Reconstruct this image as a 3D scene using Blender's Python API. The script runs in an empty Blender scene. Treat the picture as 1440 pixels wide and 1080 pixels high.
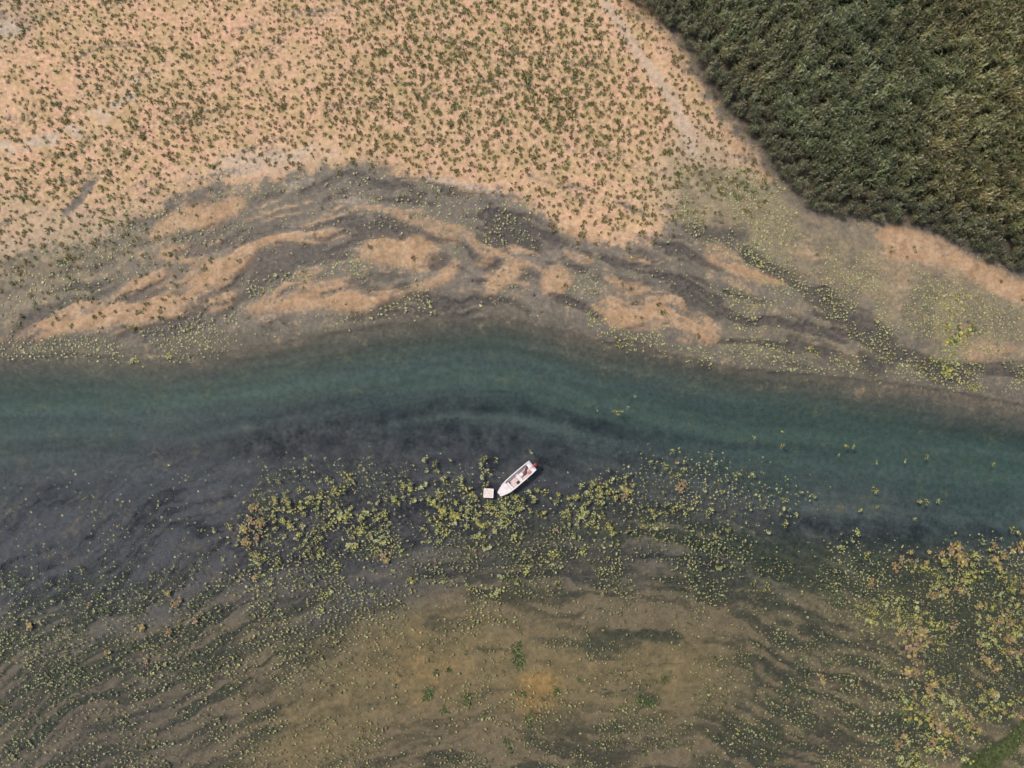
import bpy, math, random
import numpy as np
from mathutils import Vector

# ---------------------------------------------------------------- camera, sky, sun, exposure
scene = bpy.context.scene
COL = scene.collection
S = 0.1                                   # metres per map unit; the map is 1440 x 1080 units = 144 x 108 m
FLY = 100.0                               # drone height above the water

cam_d = bpy.data.cameras.new("drone_camera")
cam_d.sensor_width = 36.0
cam_d.lens = 36.0 * FLY / 144.0
cam_d.clip_start = 0.5
cam_d.clip_end = 8000.0
cam = bpy.data.objects.new("drone_camera", cam_d)
cam.location = (0, 0, FLY)
cam.rotation_euler = (0, 0, 0)
COL.objects.link(cam)
scene.camera = cam

SUN_EL, SUN_AZ = math.radians(55), math.radians(-52)     # azimuth from +Y, clockwise: the sun stands up-left of the frame
world = bpy.data.worlds.new("World")
scene.world = world
world.use_nodes = True
wn = world.node_tree
sky = wn.nodes.new("ShaderNodeTexSky")
sky.sky_type = 'NISHITA'
sky.sun_disc = False
sky.sun_elevation = SUN_EL
sky.sun_rotation = SUN_AZ % (2 * math.pi)
sky.air_density = 1.4
sky.dust_density = 3.5
bg = wn.nodes["Background"]
bg.inputs["Strength"].default_value = 0.125
wn.links.new(sky.outputs[0], bg.inputs["Color"])

sun_d = bpy.data.lights.new("sun", 'SUN')
sun_d.energy = 2.6
sun_d.angle = math.radians(6.0)
sun_d.color = (1.0, 0.93, 0.84)
sun = bpy.data.objects.new("sun", sun_d)
sdir = Vector((math.sin(SUN_AZ) * math.cos(SUN_EL), math.cos(SUN_AZ) * math.cos(SUN_EL), math.sin(SUN_EL)))
sun.rotation_euler = sdir.to_track_quat('Z', 'Y').to_euler()
sun.location = sdir * 300
COL.objects.link(sun)

vs = scene.view_settings
vs.view_transform = 'Standard'
vs.look = 'None'
vs.gamma = 1.0
vs.exposure = 0.28
vs.use_curve_mapping = False
scene.cycles.use_denoising = True
scene.cycles.adaptive_threshold = 0.03
scene.cycles.max_bounces = 3
scene.cycles.diffuse_bounces = 2
scene.cycles.transparent_max_bounces = 8

rng = np.random.default_rng(11)
random.seed(11)

def px(x, y, z=0.0):                      # map unit -> metres
    return ((x - 720.0) * S, (540.0 - y) * S, z)

# ---------------------------------------------------------------- numeric helpers
_TAB = np.random.default_rng(5).random((256, 256)).astype(np.float32)

def vnoise(x, y, seed=0):
    x = np.asarray(x, np.float64) + seed * 37.17
    y = np.asarray(y, np.float64) + seed * 91.73
    xi = np.floor(x).astype(np.int64); yi = np.floor(y).astype(np.int64)
    fx = x - xi; fy = y - yi
    fx = fx * fx * fx * (fx * (fx * 6 - 15) + 10); fy = fy * fy * fy * (fy * (fy * 6 - 15) + 10)
    a = _TAB[xi & 255, yi & 255]; b = _TAB[(xi + 1) & 255, yi & 255]
    c = _TAB[xi & 255, (yi + 1) & 255]; d = _TAB[(xi + 1) & 255, (yi + 1) & 255]
    return (a * (1 - fx) + b * fx) * (1 - fy) + (c * (1 - fx) + d * fx) * fy

def fbm(x, y, scale, octaves=4, seed=0, gain=0.5):
    t = np.zeros(np.shape(x)); amp = 1.0; tot = 0.0; f = 1.0 / scale
    for o in range(octaves):
        t += amp * vnoise(x * f, y * f, seed + o * 7)
        tot += amp; amp *= gain; f *= 2.03
    return t / tot

def sstep(a, b, t):
    u = np.clip((t - a) / (b - a), 0, 1)
    return u * u * (3 - 2 * u)

def line(nodes, x):
    n = np.array(nodes, float)
    return np.interp(x, n[:, 0], n[:, 1])

def inside(pts, X, Y):
    r = np.zeros(X.shape, bool)
    n = len(pts)
    for i in range(n):
        x0, y0 = pts[i]; x1, y1 = pts[(i + 1) % n]
        if y0 == y1: continue
        c = ((y0 > Y) != (y1 > Y)) & (X < (x1 - x0) * (Y - y0) / (y1 - y0) + x0)
        r ^= c
    return r

def box1(a, r, axis):
    if r < 1: return a
    pad = [(0, 0), (0, 0)]; pad[axis] = (r + 1, r)
    c = np.cumsum(np.pad(a, pad, mode='edge'), axis=axis)
    n = a.shape[axis]; w = 2 * r + 1
    hi = np.take(c, np.arange(w, w + n), axis=axis); lo = np.take(c, np.arange(0, n), axis=axis)
    return (hi - lo) / w

def blur(a, r):
    r = int(round(r))
    for k in range(2):
        a = box1(box1(a, r, 0), r, 1)
    return a

# ---------------------------------------------------------------- the map of the place (fields on a grid)
STEP = 3.0
inx = np.arange(-160, 1601, STEP); iny = np.arange(-160, 1241, STEP)
outl = np.array([-19000, -9000, -4000, -1800, -900, -500, -320, -220])
gx = np.concatenate([outl - 0.0, inx, 1440 - outl[::-1]])
gy = np.concatenate([outl - 0.0, iny, 1080 - outl[::-1]])
NX, NY = len(gx), len(gy)
X, Y = np.meshgrid(gx, gy)               # [row = y, column = x]
WX = X + (fbm(X, Y, 60, 4, 1) - 0.5) * 46 + (fbm(X, Y, 14, 3, 2) - 0.5) * 12
WY = Y + (fbm(X, Y, 60, 4, 3) - 0.5) * 30 + (fbm(X, Y, 14, 3, 4) - 0.5) * 10

def poly(pts, soft=4.0, warp=1.0):
    """soft mask of an outline in map units"""
    xs = [p[0] for p in pts]; ys = [p[1] for p in pts]
    m = 60 + soft * 3
    c0, c1 = np.searchsorted(gx, [min(xs) - m, max(xs) + m]); r0, r1 = np.searchsorted(gy, [min(ys) - m, max(ys) + m])
    out = np.zeros(X.shape)
    sl = (slice(r0, r1), slice(c0, c1))
    x = X[sl] + (WX[sl] - X[sl]) * warp; y = Y[sl] + (WY[sl] - Y[sl]) * warp
    out[sl] = blur(inside(pts, x, y).astype(float), soft / STEP)
    return out

def sample(F, x, y):
    c = np.clip(np.searchsorted(gx, x), 1, NX - 1); r = np.clip(np.searchsorted(gy, y), 1, NY - 1)
    c = np.where(np.abs(gx[c - 1] - x) < np.abs(gx[c] - x), c - 1, c)
    r = np.where(np.abs(gy[r - 1] - y) < np.abs(gy[r] - y), r - 1, r)
    return F[r, c]

Y_NORTH = [(0, 503), (100, 500), (200, 512), (300, 500), (400, 485), (480, 470), (560, 457), (640, 449), (720, 453), (780, 468),
           (830, 484), (900, 494), (960, 504), (1040, 522), (1150, 531), (1250, 541), (1330, 552), (1440, 574)]
Y_SOUTH = [(0, 622), (240, 592), (480, 582), (600, 585), (720, 602), (840, 632), (960, 640), (1100, 682), (1250, 694), (1440, 728)]
yN = line(Y_NORTH, X); yS = line(Y_SOUTH, X)

# lines of the old side channels on the shore, of the current in the river, and of the combed weed in the south
W_LINE = [(-400, 640), (0, 482), (200, 404), (400, 328), (500, 306), (600, 312), (750, 348), (900, 400), (1100, 450), (1300, 520), (1440, 540), (2000, 600)]
wn = Y - line(W_LINE, X) + (fbm(X, Y, 80, 3, 13) - .5) * 40
xc = np.clip(X, -400, 1840)
psi = Y - 0.00047 * (xc - 770) ** 2 + (fbm(X, Y, 150, 2, 14) - .5) * 50 + (fbm(X, Y, 20, 3, 15) - .5) * 16
st_n = fbm(X * 0.15, wn, 13, 4, 16, .55)
st_c = fbm(X * 0.05, Y - yN + (fbm(X, Y, 160, 2, 17) - .5) * 26, 18, 4, 18, .55)
st_s = fbm(X * 0.12, psi, 9.5, 4, 19, .6)

# dry sand flat
SAND_FLAT = [(-3000, -3000), (850, -3000), (860, -100), (905, 10), (950, 60), (985, 140), (1040, 200), (1090, 262), (1060, 268), (1010, 235),
             (975, 230), (955, 262), (948, 300), (935, 338), (900, 346), (862, 338), (835, 345), (805, 330), (770, 310), (735, 285), (700, 272), (650, 268), (605, 255), (565, 236),
             (505, 228), (440, 233), (395, 250), (345, 262), (300, 270), (240, 288), (180, 312), (110, 345), (0, 372), (-3000, 420)]
sand_flat = poly(SAND_FLAT, 14, 0.9)
# the flat turns greyer and damp towards the left shore and the right side
damp = sstep(250, 360, Y + 0.28 * (X - 100) * (X < 700) * 0 + (fbm(X, Y, 70, 3, 21) - 0.5) * 90) * sstep(420, 150, X)
damp = np.maximum(damp, poly([(930, 190), (985, 170), (1070, 250), (1090, 290), (950, 345), (920, 280)], 18, 1))
damp = np.maximum(damp, 0.75 * poly([(-3000, -60), (60, -40), (45, 60), (0, 60), (-3000, 90)], 10, 1))
BARS = [
    [(-400, 560), (0, 476), (60, 454), (140, 430), (185, 402), (205, 383), (267, 383), (290, 370), (313, 357), (340, 343), (367, 330), (387, 323), (407, 317), (447, 317), (487, 326), (491, 333), (477, 342), (453, 343), (433, 350), (407, 347), (380, 350),
     (367, 357), (357, 377), (333, 387), (327, 400), (333, 415), (310, 432), (287, 437), (267, 443), (233, 450), (200, 462), (140, 468), (70, 474), (0, 484)],
    [(333, 437), (343, 427), (387, 417), (433, 412), (453, 402), (487, 392), (517, 399), (543, 407), (577, 412), (593, 407), (617, 396), (630, 382), (640, 366), (653, 360), (661, 366), (657, 378), (647, 394), (627, 408), (597, 418), (553, 428), (520, 434), (483, 443), (440, 439), (407, 441), (367, 438)],
    [(405, 402), (422, 394), (450, 390), (446, 402), (420, 409)],
    [(507, 352), (520, 337), (553, 333), (600, 331), (620, 342), (628, 357), (620, 375), (600, 389), (577, 383), (547, 375), (520, 368)],
    [(543, 301), (567, 302), (600, 311), (630, 319), (656, 333), (643, 339), (617, 329), (583, 319), (548, 311)],
    [(674, 416), (692, 385), (722, 366), (750, 366), (738, 386), (708, 406), (686, 419)],
    [(758, 412), (760, 384), (785, 374), (816, 390), (802, 406), (775, 413)],
    [(668, 377), (680, 354), (697, 354), (691, 372)],
    [(832, 434), (860, 408), (900, 399), (922, 412), (945, 420), (964, 427), (985, 440), (1012, 458), (1024, 484), (970, 481), (920, 472), (860, 455)],
    [(983, 345), (1010, 349), (1040, 365), (1067, 382), (1107, 387), (1114, 399), (1080, 402), (1047, 392), (1013, 379), (986, 366)],
    [(778, 317), (820, 322), (855, 346), (800, 339)],
    [(1220, 335), (1237, 313), (1267, 315), (1300, 324), (1333, 340), (1367, 362), (1440, 392), (1700, 420), (1700, 440), (1440, 425), (1380, 403), (1327, 380), (1283, 370), (1250, 362)],
    [(1005, 172), (1030, 195), (1062, 226), (1090, 262), (1082, 272), (1050, 240), (1010, 200)],
    [(206, 340), (222, 313), (242, 292), (283, 286), (333, 274), (356, 276), (343, 291), (313, 311), (287, 324), (260, 321), (233, 331)],
    [(218, 361), (237, 346), (260, 344), (280, 347), (300, 336), (317, 330), (311, 344), (290, 354), (267, 360), (237, 362)],
]
bars = np.zeros(X.shape)
for b in BARS:
    bars = np.maximum(bars, poly(b, 6, 0.75))
bar_body = bars.copy()
big = np.maximum(np.maximum(poly(BARS[0], 6, .75), poly(BARS[1], 6, .75)), poly(BARS[8], 6, .75))
bars = np.clip(bars - 0.6 * big * sstep(.56, .66, fbm(X * .15 + 90, wn, 12, 4, 20)) * sstep(1180, 1120, X), 0, 1)
bz = poly([(-100, 500), (0, 450), (180, 370), (240, 300), (430, 250), (560, 260), (700, 300), (800, 345), (960, 360), (1060, 390), (1120, 440), (1000, 480), (820, 440), (700, 420), (560, 435), (420, 455), (200, 475)], 14, 1)
bars = np.maximum(bars, bz * .85 * sstep(.415, .335, st_n))
bars = np.maximum(bars, 0.62 * poly([(1345, 492), (1390, 470), (1432, 478), (1440, 508), (1370, 512)], 9, 1))
bars = np.maximum(bars, 0.6 * sstep(0.35, 0.7, fbm(X, Y, 60, 4, 71)) * poly([(1060, 320), (1150, 330), (1440, 420), (1440, 470), (1250, 450), (1150, 390)], 14, 1))
PALE_BARS = [
    [(465, 277), (500, 271), (524, 274), (513, 284), (470, 285)],
    [(434, 262), (450, 257), (464, 260), (450, 267)],
    [(438, 249), (465, 243), (494, 246), (470, 252)],
    [(378, 327), (400, 312), (447, 311), (487, 318), (500, 326), (440, 322)],
    [(480, 297), (530, 288), (545, 292), (500, 302)],
    [(385, 262), (410, 252), (436, 244), (434, 258), (405, 266)],
]
pale = np.zeros(X.shape)
for b in PALE_BARS:
    pale = np.maximum(pale, 0.85 * poly(b, 4.5, 0.8))
def strip(nodes, w, soft=3.0):
    pts = [(x - w * 0.3, y - w * .5) for x, y in nodes] + [(x + w * .3, y + w * .5) for x, y in nodes][::-1]
    return poly(pts, soft, 0.35)
def strip_v(nodes, w, soft=3.0):
    pts = [(x - w * .5, y) for x, y in nodes] + [(x + w * .5, y) for x, y in nodes][::-1]
    return poly(pts, soft, 0.35)
track = strip_v([(826, -160), (838, -10), (868, 35), (898, 75), (922, 110), (940, 145), (958, 185), (975, 225)], 17, 4)
pale = np.maximum(pale, 1.1 * strip([(-20, 212), (60, 203), (110, 182), (150, 160), (185, 138), (215, 105)], 16, 5) * sstep(0.25, 0.45, fbm(X, Y, 22, 3, 81)))
pale = np.maximum(pale, 0.6 * poly([(250, 245), (330, 215), (480, 205), (520, 222), (430, 240), (330, 262)], 12, 1.0))
pale = np.maximum(pale, 0.75 * strip([(600, 252), (650, 262), (700, 270)], 9, 4))
pale = np.maximum(pale, poly([(0, 36), (20, 30), (32, 42), (18, 50), (0, 50)], 4, .5))
creek = np.maximum(poly([(70, 308), (98, 285), (122, 255), (136, 243), (139, 256), (118, 280), (95, 302), (82, 312)], 3, .4), 0.8 * strip([(232, 284), (280, 268), (340, 262)], 12, 3))
creek = np.maximum(creek, 0.9 * strip([(735, 252), (780, 258), (832, 266)], 6, 2.5))
creek = np.maximum(creek, 0.6 * strip([(855, 292), (885, 294)], 5, 2.5))
creek = np.maximum(creek, 0.5 * poly([(0, 10), (20, 25), (40, 22), (42, 40), (5, 38), (-100, 40), (-100, 5)], 5, .6))

pale0 = pale
sand = sand_flat * (1 - 0.8 * creek)
wet_dark = np.zeros(X.shape)             # peaty dark hollows
HOLLOWS = [
    [(955, 318), (990, 312), (1040, 330), (1060, 352), (1010, 340), (975, 338)],
    [(1050, 352), (1090, 372), (1150, 395), (1200, 440), (1260, 485), (1310, 512), (1440, 508), (1600, 512), (1600, 530), (1440, 530), (1290, 534), (1235, 500), (1180, 455), (1120, 405), (1060, 375)],
    [(485, 362), (520, 372), (545, 388), (575, 398), (560, 406), (520, 386), (488, 380)],
    [(318, 432), (340, 405), (380, 396), (430, 384), (470, 374), (470, 384), (400, 402), (350, 414), (332, 440)],
    [(60, 442), (120, 428), (180, 400), (200, 390), (190, 402), (130, 436), (70, 454)],
    [(180, 470), (240, 455), (300, 440), (330, 432), (330, 446), (260, 470), (200, 482)],
    [(60, 484), (110, 480), (110, 490), (70, 494)],
    [(480, 438), (560, 424), (625, 410), (640, 412), (590, 426), (500, 448)],
    [(820, 392), (870, 388), (960, 412), (1020, 440), (1000, 445), (940, 416), (870, 400)],
    [(1110, 478), (1180, 492), (1260, 520), (1240, 530), (1150, 510), (1105, 496)],
    [(655, 320), (720, 340), (790, 352), (860, 358), (930, 362), (930, 372), (840, 372), (750, 362), (690, 348)],
    [(490, 300), (545, 316), (600, 328), (640, 342), (560, 326), (495, 330)],
    [(345, 372), (380, 356), (430, 356), (480, 350), (500, 360), (480, 378), (430, 386), (380, 398), (350, 398)],
]
for b in HOLLOWS:
    wet_dark = np.maximum(wet_dark, poly(b, 5, 0.9))
wet_dark *= 0.30 + 0.9 * sstep(0.38, 0.60, fbm(X * .4, wn, 20, 4, 31))
ring = blur(bar_body, 4) * (1 - bar_body) * 1.6 * sstep(1200, 1100, X)
wet_dark = np.maximum(wet_dark, ring * sstep(.40, .58, st_n) * .95)
braid_zone = poly([(-300, 600), (0, 470), (180, 370), (240, 290), (430, 232), (560, 236), (700, 276), (800, 335), (960, 345), (1060, 380), (1260, 500), (1160, 520), (980, 500), (820, 470), (700, 440), (560, 445), (420, 470), (200, 490), (0, 500)], 18, 1)
wet_dark = np.maximum(wet_dark, braid_zone * .8 * sstep(.58, .68, st_n))
wet_dark = np.clip(wet_dark, 0, 1) * (1 - 0.75 * np.maximum(bars, sand_flat))
pale_n = braid_zone * .55 * sstep(.38, .30, st_n) * (X < 640)

# depth of the river bed below the water level
v = Y - yN
flow = fbm(X * 0.16, v * 1.0, 16, 4, 41)
flow2 = fbm(X * 0.10, v, 34, 3, 43)
deep = sstep(-16, 62, v + (flow - .5) * 12) * 2.3
shelf = 1.0 - 0.62 * sstep(20, 190, Y - yS) - 0.1 * sstep(190, 420, Y - yS)
k = sstep(-40, 62, Y - yS + (fbm(X, Y, 50, 4, 45) - .5) * 60)
depth = deep * (1 - k) + np.minimum(deep, shelf) * k
left_pool = poly([(-3000, 640), (330, 650), (330, 730), (230, 830), (120, 860), (-3000, 900)], 30, 1)
depth += left_pool * 0.35 * k
dark_right = poly([(930, 770), (1100, 730), (1250, 715), (1440, 735), (1700, 740), (1700, 790), (1440, 800), (1300, 800), (1200, 820), (1100, 830), (980, 800)], 22, 1)
depth += dark_right * 0.5
brown_r = poly([(1180, 548), (1270, 530), (1440, 545), (1700, 560), (1700, 650), (1440, 610), (1320, 588), (1230, 570)], 14, 1)
depth = np.where(v > 0, depth * (1 - 0.75 * brown_r), depth)
# above water
up = np.clip(-v, 0, 4000)
land = 0.05 + 0.05 * (fbm(X, Y, 40, 4, 51) - 0.5) + 0.0002 * np.minimum(up, 400)
land += bars * 0.16 + pale * 0.05 + sand_flat * (0.12 + 0.35 * sstep(330, 60, Y)) - creek * 0.10 - 0.35 * sstep(.15, .5, wet_dark)
land += (fbm(X, Y, 9, 3, 52) - 0.5) * 0.05 * sand_flat + (fbm(X, Y, 120, 2, 53) - .5) * 0.2 * sand_flat
far = np.maximum(np.maximum(-X - 160, X - 1600), np.maximum(-Y - 160, Y - 1240)).clip(0, 20000)
land += 0.00035 * far * sstep(0, 300, -v)
Z = np.where(v > -4, -depth + land * (1 - sstep(-4, 20, v)), land)

# soils of the bed
st1 = st_s
st2 = fbm(X * 0.10, psi, 40, 3, 62)
blot = fbm(X, Y, 55, 4, 63)
fine = fbm(X, Y, 12, 3, 64)
south = sstep(20, 110, Y - yS)
olive = south * sstep(760, 930, Y + (st2 - .5) * 120 + 90 * sstep(500, 760, X) - 40 * sstep(330, 0, X))
warm = np.clip(poly([(520, 860), (680, 850), (820, 905), (1000, 890), (1090, 960), (960, 1010), (860, 1000), (720, 1010), (560, 1000), (470, 1100), (250, 1120), (400, 1000)], 40, 1), 0, 1)
ochre = poly([(725, 950), (760, 940), (790, 955), (795, 985), (770, 1005), (735, 1000), (722, 975)], 13, 1) * 0.8
ochre = np.maximum(ochre, 0.35 * poly([(530, 900), (600, 890), (670, 960), (640, 1010), (560, 990)], 26, 1))
weed = south * (1 - 0.65 * warm) * sstep(0.49, 0.64, st1 * 0.55 + st2 * 0.45 + 0.05 * (fine - .5)) * np.clip(.42 + .44 * sstep(520, 260, X) + .55 * sstep(800, 900, X) * sstep(980, 900, Y), 0, 1)
weed_c = poly([(330, 600), (420, 590), (500, 575), (640, 575), (760, 590), (860, 620), (960, 650), (940, 700), (820, 690), (700, 670), (560, 660), (400, 690), (330, 690)], 44, 1.3)
weed = np.maximum(weed, weed_c * (0.95 + 0.9 * (blot - .45)))
lily_bed = poly([(330, 705), (470, 690), (640, 690), (820, 690), (900, 700), (900, 745), (760, 770), (600, 765), (480, 800), (340, 812), (322, 790)], 16, 1)
weed = np.maximum(weed, lily_bed * 0.95)
weed = np.maximum(weed, dark_right * (0.7 + 0.7 * (st1 - .3)))
weed = np.maximum(weed, 0.62 * poly([(820, 735), (1000, 720), (1180, 760), (1240, 830), (1180, 880), (1040, 850), (900, 830), (800, 790)], 24, 1) * (0.5 + .9 * st1))
weed = np.maximum(weed, 0.5 * poly([(560, 760), (860, 750), (900, 830), (760, 860), (600, 850)], 24, 1) * (0.4 + 1.0 * st1))
weed = np.maximum(weed, 0.72 * poly([(960, 850), (1120, 830), (1200, 900), (1150, 1000), (1080, 1100), (930, 1100), (1010, 1020), (1060, 940)], 30, 1) * sstep(.34, .56, fbm(X * .8 + Y * .5, Y - .4 * X, 22, 4, 68)))
weed = np.maximum(weed, 0.9 * poly([(820, 760), (980, 790), (1150, 830), (1200, 900), (1160, 1000), (1060, 1080), (950, 1080), (1060, 980), (1130, 900), (1000, 850), (850, 830)], 22, 1) * sstep(.38, .6, fbm(X * .8 + Y * .5, Y - .4 * X, 30, 4, 65)))
weed = np.maximum(weed, 0.95 * poly([(1190, 830), (1300, 790), (1440, 770), (1600, 770), (1600, 1000), (1440, 1010), (1340, 1080), (1230, 1080), (1280, 960)], 26, 1) * sstep(.25, .55, blot))
weed = np.maximum(weed, 0.8 * poly([(-300, 800), (120, 790), (330, 800), (300, 850), (180, 900), (60, 960), (-300, 1010)], 30, 1) * sstep(.42, .6, st1 * .6 + st2 * .4 + .04))
weed = np.maximum(weed, 0.7 * poly([(885, 960), (930, 970), (950, 988), (900, 992)], 6, 1))
weed = np.maximum(weed, 0.75 * poly([(940, 1080), (1000, 1040), (1030, 1000), (1050, 1010), (1020, 1060), (990, 1090)], 10, 1))
weed = np.maximum(weed, .8 * poly([(1150, 830), (1300, 790), (1600, 770), (1600, 930), (1400, 940), (1250, 900)], 34, 1))
weed = np.clip(weed, 0, 1)
green = poly([(1375, 1075), (1400, 1040), (1440, 1008), (1700, 900), (1700, 1240), (1300, 1240), (1310, 1085)], 8, .8)
moss = np.clip(poly([(1340, 1090), (1378, 1055), (1405, 1035), (1440, 1010), (1600, 935), (1600, 965), (1440, 1032), (1412, 1050), (1375, 1090)], 6, .8) + 0.42 * green, 0, 1)
weed *= (1 - green)
Z = Z + green * (0.5 - 0.0) * 1.0 * (Y > 900)
slate = np.clip(left_pool * 0.9 * (1 - olive * .5) + weed_c * .5 + sstep(430, 200, X) * south * .35, 0, 1)
slate0 = slate
chan_sand = sstep(-4, 50, v + (flow - .5) * 30) * sstep(75, -45, Y - yS + (fbm(X * .3, v, 40, 3, 47) - .5) * 70) * np.clip(0.85 + 1.0 * (flow2 - .45), 0, 1) * (1 - .8 * weed_c)
slate = np.clip(np.maximum(slate, .95 * sstep(20, 60, v) * (1 - olive)), 0, 1)
mud_tone = fbm(X * .5, Y, 40, 4, 67)

REED = [(850, -300), (852, -60), (876, 2), (912, 20), (948, 50), (978, 92), (1002, 140), (1035, 176), (1073, 214), (1104, 260), (1138, 296), (1178, 304), (1250, 312),
        (1310, 326), (1350, 344), (1392, 372), (1440, 382), (1700, 400), (1700, -300)]
reed_mask = inside(REED, X, Y).astype(float)

tan = np.maximum(0.95 * poly([(930, 180), (990, 165), (1080, 250), (1140, 305), (1200, 320), (1440, 410), (1600, 430), (1600, 500), (1300, 500), (1200, 430), (1120, 380), (1040, 330), (950, 340)], 26, 1),
                 0.55 * poly([(-3000, 360), (0, 350), (200, 300), (330, 270), (300, 330), (200, 380), (80, 430), (0, 455), (-3000, 500)], 24, 1))
tan = np.maximum(tan, 0.45 * poly([(1000, 440), (1150, 405), (1280, 525), (1180, 530), (1000, 500)], 16, 1))
pale = np.maximum(pale, pale_n * .8)
streak = st_n * (v < -4) + (v >= -4) * (st_c * (1 - south) + st_s * south)
shore = sstep(-52, -14, v + (fbm(X, Y, 40, 3, 24) - .5) * 50) * (v < 120) * (1 - .85 * bars)
shore = np.maximum(shore, .8 * brown_r)
shore = np.maximum(shore, .5 * poly([(840, 350), (960, 345), (1080, 400), (1250, 500), (1150, 520), (1000, 500), (900, 440)], 16, 1))
shore = np.maximum(shore, .75 * poly([(1090, 300), (1150, 330), (1300, 400), (1440, 450), (1600, 460), (1600, 540), (1300, 530), (1150, 400)], 20, 1) * sstep(.35, .6, fbm(X, Y, 50, 4, 25)))
flow_u = X * S * 0.16
flow_v = (np.where(v < 60, v, v) * (1 - south) + (psi + 100) * south) * S

# where the plants grow
F_bush_top = sstep(260, 40, Y)
thick = poly([(460, -160), (860, -160), (880, 80), (930, 180), (900, 230), (780, 180), (640, 170), (500, 140)], 40, 1)
bare = np.clip(track + creek + pale * .8 + 0.5 * sstep(.62, .72, fbm(X, Y, 60, 3, 91)), 0, 1)
F_shrub = np.clip(sand_flat * (0.66 + 0.28 * F_bush_top + .4 * thick) * (.7 + .6 * sstep(.3, .6, fbm(X, Y, 26, 3, 93))) * (1 - .95 * bare), 0, 1)
F_shrub = np.maximum(F_shrub, .10 * bars * sstep(.45, .6, fbm(X, Y, 40, 3, 92)))
F_shrub = np.maximum(F_shrub, .30 * damp * (1 - bare) * (v < -40))
F_shrub = np.maximum(F_shrub, .62 * poly([(940, 190), (990, 180), (1070, 250), (1090, 290), (1020, 310), (950, 290)], 16, 1))
F_shrub *= (1 - reed_mask)
right_bed = poly([(1180, 838), (1290, 800), (1340, 770), (1440, 765), (1600, 765), (1600, 990), (1440, 1000), (1360, 1060), (1260, 1100), (1240, 1050), (1300, 960), (1270, 900), (1190, 880)], 14, 1)
mid_right = poly([(830, 690), (900, 640), (960, 650), (1040, 670), (1120, 685), (1150, 710), (1060, 720), (900, 740), (830, 740)], 14, 1)
clumpn = fbm(X, Y, 34, 4, 101)
F_lily = np.maximum(lily_bed * .95, right_bed * 1.3) * sstep(.40, .54, clumpn) + mid_right * .5 * sstep(.42, .60, clumpn)
F_lily = np.maximum(F_lily, .95 * sstep(.36, .5, clumpn) * poly([(1310, 425), (1345, 415), (1372, 440), (1360, 480), (1350, 528), (1325, 535), (1312, 490)], 8, 1))
F_lily = np.maximum(F_lily, .28 * sstep(.5, .62, clumpn) * poly([(340, 690), (480, 650), (700, 640), (820, 660), (820, 700), (340, 720)], 14, 1))
F_lily = np.maximum(F_lily, .22 * sstep(.5, .62, clumpn) * dark_right)
F_lily = np.maximum(F_lily, .30 * sstep(.48, .62, clumpn) * poly([(480, 760), (820, 740), (860, 800), (800, 850), (560, 860), (330, 860), (320, 800)], 20, 1))
F_lily *= 1 - sstep(.1, .4, green)
spn = fbm(X, Y, 45, 4, 111); stn = st_s * .6 + .4 * fbm(X, Y, 20, 3, 112)
F_sp = sstep(40, 130, Y - yS) * (0.10 + .75 * sstep(.42, .62, spn * .6 + stn * .4))
dense_mid = poly([(320, 800), (480, 770), (620, 760), (860, 760), (960, 790), (840, 850), (700, 850), (560, 880), (500, 960), (380, 980), (280, 900)], 30, 1)
F_sp = np.maximum(F_sp, .72 * dense_mid * sstep(.3, .5, spn))
F_sp *= (1 - .65 * warm) * (1 - .80 * left_pool * sstep(820, 790, Y))
F_sp = np.maximum(F_sp, .6 * right_bed)
F_sp = np.maximum(F_sp, .45 * mid_right)
F_sp = np.maximum(F_sp, .6 * sstep(.38, .56, spn) * poly([(1040, 830), (1200, 800), (1440, 790), (1600, 790), (1600, 1010), (1440, 1010), (1330, 1100), (960, 1100), (1060, 1000), (1110, 900)], 30, 1))
F_sp = np.maximum(F_sp, .55 * sstep(.40, .54, stn) * poly([(-200, 800), (330, 800), (330, 880), (200, 1000), (60, 1100), (-200, 1100)], 30, 1))
F_north = np.zeros(X.shape)
for b, d in (([(640, 285), (740, 275), (790, 320), (760, 350), (690, 350), (640, 320)], .17), ([(960, 300), (1060, 320), (1160, 390), (1290, 510), (1440, 505), (1440, 540), (1280, 530), (1180, 460), (1080, 395), (980, 340)], .85),
             ([(1140, 340), (1440, 430), (1440, 500), (1300, 505), (1200, 440)], .45), ([(0, 480), (60, 470), (200, 465), (330, 440), (350, 455), (330, 490), (230, 505), (150, 500), (40, 505), (0, 505)], .42),
             ([(490, 350), (580, 390), (570, 410), (500, 395)], .7), ([(330, 395), (480, 375), (480, 390), (340, 425)], .45), ([(470, 430), (640, 405), (660, 420), (560, 445), (480, 455)], .35),
             ([(830, 430), (1020, 480), (1180, 500), (1240, 525), (1120, 520), (980, 500), (840, 480)], .45), ([(700, 390), (850, 380), (860, 430), (760, 425), (690, 420)], .28),
             ([(930, 220), (1080, 250), (1140, 320), (1080, 350), (960, 320)], .5), ([(180, 280), (440, 235), (640, 260), (780, 340), (600, 320), (360, 330), (0, 460), (0, 380)], .16),
             ([(1000, 390), (1120, 420), (1100, 470), (1010, 450)], .35)):
    F_north = np.maximum(F_north, d * poly(b, 8, 1))
F_north = np.clip(F_north * 2.0 + .05 * (v < -5) * (1 - sand_flat), 0, 1) * sstep(.28, .48, spn) * (1 - .7 * bars) * (1 - reed_mask) * (v < 6)
F_sp = np.clip(np.maximum(F_sp, F_north), 0, 1) * (1 - sstep(.5, 1, moss))
# ---------------------------------------------------------------- material helpers
def new_mat(name):
    m = bpy.data.materials.new(name); m.use_nodes = True
    nt = m.node_tree
    b = nt.nodes["Principled BSDF"]
    return m, nt, b

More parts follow.
